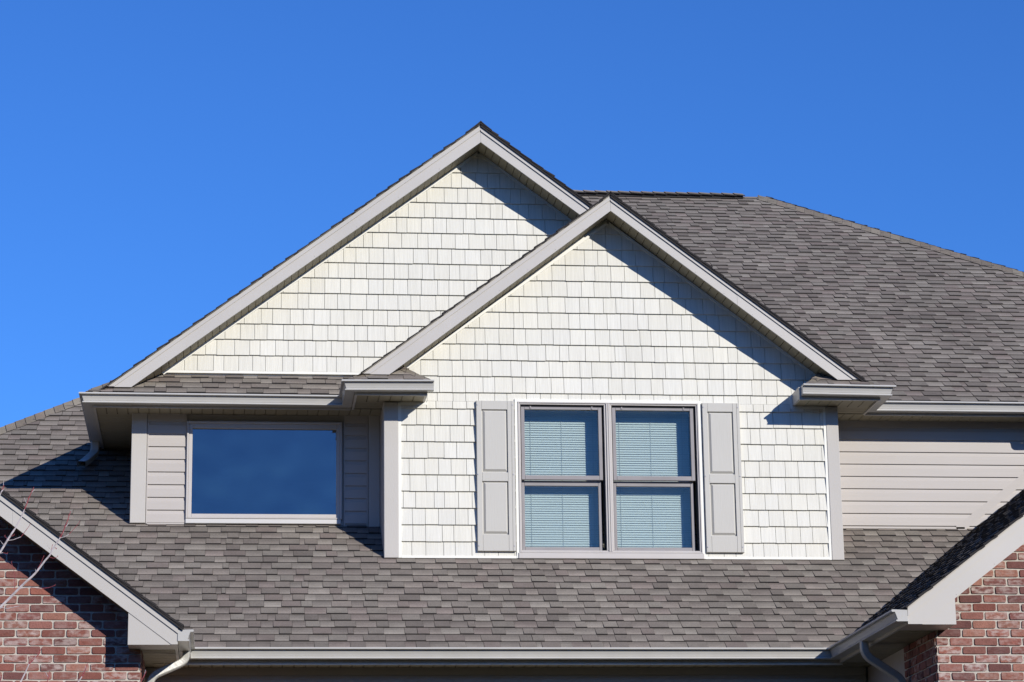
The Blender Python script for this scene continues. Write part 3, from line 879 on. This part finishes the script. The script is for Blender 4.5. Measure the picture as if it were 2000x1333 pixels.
for xa, xb in ((X0 + .0247, XM - .0362), (XM + .0362, X1 - .0247)):
    # dark tracks
    t = MB()
    t.box(xa, xa + .006, W2 + .0, W2 + .10, Z0 + .025, Z1 - .025); t.box(xb - .006, xb, W2 + .0, W2 + .10, Z0 + .025, Z1 - .025)
    t.box(xa + .0062, xb - .0062, W2 - .002, W2 + .10, Z1 - .045, Z1 - .0252)
    t.build('track', M_DARK, dwo)
    a, b = xa + .0065, xb - .020
    u = MB()
    frame_ring(u, a, b, ZM - .012, Z1 - .0455, .034, W2 - .012, W2 + .022, wb=.042, wt=.024)
    for q in (.12, .88):                                   # small latches on the top rail
        xx = a + (b - a) * q
        u.box(xx - .006, xx + .006, W2 - .018, W2 - .0122, Z1 - .062, Z1 - .038)
    u.build('sash', M_SASH, dwo)
    p = MB(); p.box(a + .0345, b - .0345, W2 + .006, W2 + .010, ZM + .0305, Z1 - .0700)
    p.build('pane', M_GLASS, dwo)
    l = MB()
    frame_ring(l, a, b - .012, Z0 + .0255, ZM - .0125, .030, W2 + .030, W2 + .062, wb=.040, wt=.050)
    l.build('sash', M_SASH, dwo)
    p = MB(); p.box(a + .0305, b - .0425, W2 + .046, W2 + .050, Z0 + .0660, ZM - .0630)
    p.build('pane', M_GLASS, dwo)
room(1.60, 5.65, W2 + .105, 28.5, 4.0, 5.74)

# --- shutters
def shutter(x0, x1, z0, z1):
    yf = W2 - .052; yb = W2 - .022
    w = .060
    s = MB()
    zs = [(z0 + .155, z0 + .660), (z0 + .745, z1 - .085)]
    xs0, xs1 = x0 + .050, x1 - .066
    # stiles and rails round two openings
    s.bevbox(x0, xs0, yf, yb, z0, z1, .004)
    s.bevbox(xs1, x1 - .030, yf, yb, z0, z1, .002)
    s.bevbox(x1 - .0292, x1, yf - .0005, yb, z0, z1, .003)
    for a, b in ((z0, zs[0][0]), (zs[0][1], zs[1][0]), (zs[1][1], z1)):
        s.bevbox(xs0 + .0004, xs1 - .0004, yf + .0008, yb, a, b, .003)
    s.box(x0 + .01, x1 - .01, yb + .0005, W2 - .019, z0 + .01, z1 - .01)
    so_ = s.build('shutter', M_SHUTTER, house)
    for a, b in zs:
        p = MB()
        c = .030; yi = yf + .020; yt_ = yf + .003
        A = [(xs0 + .001, yi, a + .001), (xs1 - .001, yi, a + .001), (xs1 - .001, yi, b - .001), (xs0 + .001, yi, b - .001)]
        e = .010
        A2 = [(xs0 + e, yi, a + e), (xs1 - e * .4, yi, a + e), (xs1 - e * .4, yi, b - e * .4), (xs0 + e, yi, b - e * .4)]
        B = [(xs0 + c, yt_, a + c), (xs1 - c * .8, yt_, a + c), (xs1 - c * .8, yt_, b - c * .8), (xs0 + c, yt_, b - c * .8)]
        p.face(B)
        for i in range(4):
            j = (i + 1) % 4
            p.face([A[i], A[j], A2[j], A2[i]]); p.face([A2[i], A2[j], B[j], B[i]])
        p.build('panel', M_SHUTTER, so_)
    for zc in (z0 + .05, (z0 + z1) / 2 + .01, z1 - .04):
        for xc in (x0 + .013, x1 - .015):
            q = MB()
            tube(q, [(xc, yf + .001, zc), (xc, yf - .004, zc)], .007, 8)
            q.build('screw', M_SCREW, so_)
shutter(2.322, 2.682, 4.124, 5.557)
shutter(4.478, 4.838, 4.121, 5.557)

# ------------------------------------------------------------------ blinds behind the double window
def blind(x0, x1, z0, z1, y, label):
    e = empty('window_blind', ((x0 + x1) / 2, y, z0), label, 'blind', 'white slatted blinds in the double window')
    h = MB(); h.box(x0, x1, y - .014, y + .025, z1 - .030, z1); h.build('headrail', M_BLIND, e)
    s = MB()
    n = int((z1 - z0 - .05) / .0222)
    for i in range(n):
        z = z1 - .045 - i * .0222
        dz = rng.uniform(-.0006, .0006)
        for k in range(3):                                # curved slat, nearly closed
            t0, t1 = k / 3, (k + 1) / 3
            def pt(t): return (y + .0070 * (1 - 2 * t) - .0015 * math.sin(math.pi * t), z + dz + .0119 * (1 - 2 * t))
            a = pt(t0); b = pt(t1)
            s.face([(x0, a[0], a[1]), (x0, b[0], b[1]), (x1, b[0], b[1]), (x1, a[0], a[1])])
    s.build('slats', M_BLIND, e)
    c = MB()
    for f in (.09, .50, .91):
        xx = x0 + (x1 - x0) * f
        c.box(xx - .0014, xx + .0014, y - .0105, y - .009, z0, z1 - .03)
    c.build('cord', M_CORD, e)
    r = MB(); r.bevbox(x0, x1, y - .012, y + .012, z0, z0 + .018, .003); r.build('bottom_rail', M_BLIND, e)
blind(2.79, 3.515, 4.15, 5.53, W2 + .150, 'white slatted blind lowered behind the left half of the double window')
blind(3.64, 4.375, 4.15, 5.53, W2 + .150, 'white slatted blind lowered behind the right half of the double window')

# ------------------------------------------------------------------ bare sapling in front of the left brick wing
TY = 18.3
def tp(px, py, dy=0.0):
    d = CX * ((px - 1000) / 5100) + CY * ((py - 666.5) / 5100) + CZ
    return d * ((TY + dy) / d.y)
tree = empty('sapling', (-2.75, 18.3, ZG), 'bare young tree with pale stems and red twig tips before the left brick gable', 'tree')
tr = MB()
trunk = [Vector((-2.75, 18.3, ZG - .05)), Vector((-2.72, 18.32, -.6)), Vector((-2.66, 18.28, .3)), Vector((-2.62, 18.3, 1.2))]
tube(tr, trunk, .038, 8, r_end=.024)
tr.build('trunk', M_BARK, tree)
def branch(pts, r0, r1, red_from, side=()):
    """pts: points from the thick end; from index red_from on the bark is red"""
    pts = [Vector(p) for p in pts]
    # a little wander between the points
    fine = [pts[0]]
    for a, b in zip(pts, pts[1:]):
        mid = (a + b) / 2 + Vector((rng.uniform(-1, 1), rng.uniform(-1, 1), rng.uniform(-1, 1))) * (b - a).length * .025
        fine += [mid, b]
    k = red_from * 2
    n = len(fine) - 1
    rad = lambda i: r0 + (r1 - r0) * i / n
    b = MB(); tube(b, fine[:k + 1], rad(0), 6, r_end=rad(k)); 
    bo = b.build('branch', M_BARK, tree)
    for i in range(3, n, 2):                               # short spurs
        if rng.random() < .75:
            p = fine[i]; d = Vector((rng.uniform(-1, 1), rng.uniform(-.5, .5), rng.uniform(.3, 1))).normalized()
            l = rng.uniform(.012, .045); sb = MB(); tube(sb, [p, p + d * l * .5, p + d * l + Vector((0, 0, l * .2))], .0024, 5, r_end=.0012); sb.build('twig', M_BARK, bo)
    if k < n:
        t = MB(); tube(t, fine[k:], rad(k), 6, r_end=r1)
        for i in range(k, n, 1):
            p = fine[i]; q = p + Vector((rng.choice((-1, 1)) * .008, 0, .011)); tube(t, [p, q], .0028, 5, r_end=.001)
        t.build('twig', M_RED, bo)
    for sp, rf in side:
        sp = [Vector(p) for p in sp]
        if rf > 0:
            t = MB(); tube(t, sp[:rf + 1], rad(n) * 1.3, 5, r_end=rad(n)); t.build('twig', M_BARK, bo)
        if rf < len(sp) - 1:
            t = MB(); tube(t, sp[rf:], rad(n), 5, r_end=.0014)
            e = sp[-1]; tube(t, [e, e + Vector((.004, 0, .010))], .0026, 5, r_end=.001)
            t.build('twig', M_RED, bo)
T0 = Vector((-2.62, 18.3, 1.2)); T1 = Vector((-2.69, 18.29, -.1))
branch([T0, tp(-140, 1230), tp(-60, 1140), tp(0, 1079), tp(16, 1053), tp(30, 1032), tp(42, 1010), tp(48, 995), tp(56, 974), tp(66, 952)], .011, .0022, 7,
       [([tp(16, 1056), tp(25, 1055), tp(41, 1049), tp(54, 1032), tp(58, 1026)], 2), ([tp(16, 1054), tp(9, 1048)], 0), ([tp(22, 1048), tp(27, 1046)], 0)])
branch([T0, tp(-130, 1120), tp(-40, 1020), tp(0, 967), tp(5, 957), tp(7, 948)], .009, .002, 4)
branch([Vector((-2.64, 18.29, .8)), tp(-120, 1290), tp(-40, 1224), tp(0, 1187), tp(37, 1150), tp(62, 1127), tp(77, 1110), tp(97, 1085), tp(107, 1067), tp(118, 1050), tp(122, 1042), tp(132, 1017), tp(138, 999)], .012, .0022, 9,
       [([tp(117, 1051), tp(126, 1049), tp(135, 1044), tp(150, 1027), tp(155, 1020)], 2), ([tp(37, 1150), tp(58, 1147), tp(82, 1150), tp(96, 1148), tp(107, 1144)], 2),
        ([tp(95, 1088), tp(104, 1091), tp(112, 1088)], 0), ([tp(28, 1152), tp(29, 1130), tp(27, 1113), tp(22, 1099)], 0), ([tp(100, 1078), tp(102, 1066)], 0),
        ([tp(0, 1187), tp(14, 1189), tp(38, 1184)], 2), ([tp(70, 1118), tp(80, 1100), tp(85, 1088)], 0), ([tp(107, 1069), tp(110, 1073)], 0), ([tp(0, 1081), tp(6, 1080), tp(14, 1082)], 1)])
branch([Vector((-2.66, 18.28, .3)), tp(-60, 1430), tp(10, 1370), tp(40, 1333), tp(57, 1297), tp(75, 1279), tp(82, 1265)], .009, .002, 4,
       [([tp(57, 1297), tp(55, 1284)], 0), ([tp(61, 1290), tp(66, 1284)], 0)])
branch([Vector((-2.66, 18.28, .25)), tp(20, 1450), tp(110, 1380), tp(152, 1334), tp(160, 1322), tp(166, 1310), tp(171, 1296)], .008, .002, 4, [([tp(153, 1334), tp(152, 1326)], 0)])
branch([Vector((-2.67, 18.28, .1)), tp(30, 1430), tp(80, 1370), tp(92, 1334), tp(97, 1311)], .006, .002, 3)
branch([Vector((-2.68, 18.28, 0)), tp(130, 1460), tp(240, 1390), tp(274, 1334), tp(286, 1311)], .007, .002, 3)
branch([Vector((-2.68, 18.28, .3)), tp(-30, 1400), tp(0, 1336), tp(4, 1318)], .006, .002, 2)

for o in bpy.data.objects:
    if '_o' in o: del o['_o']
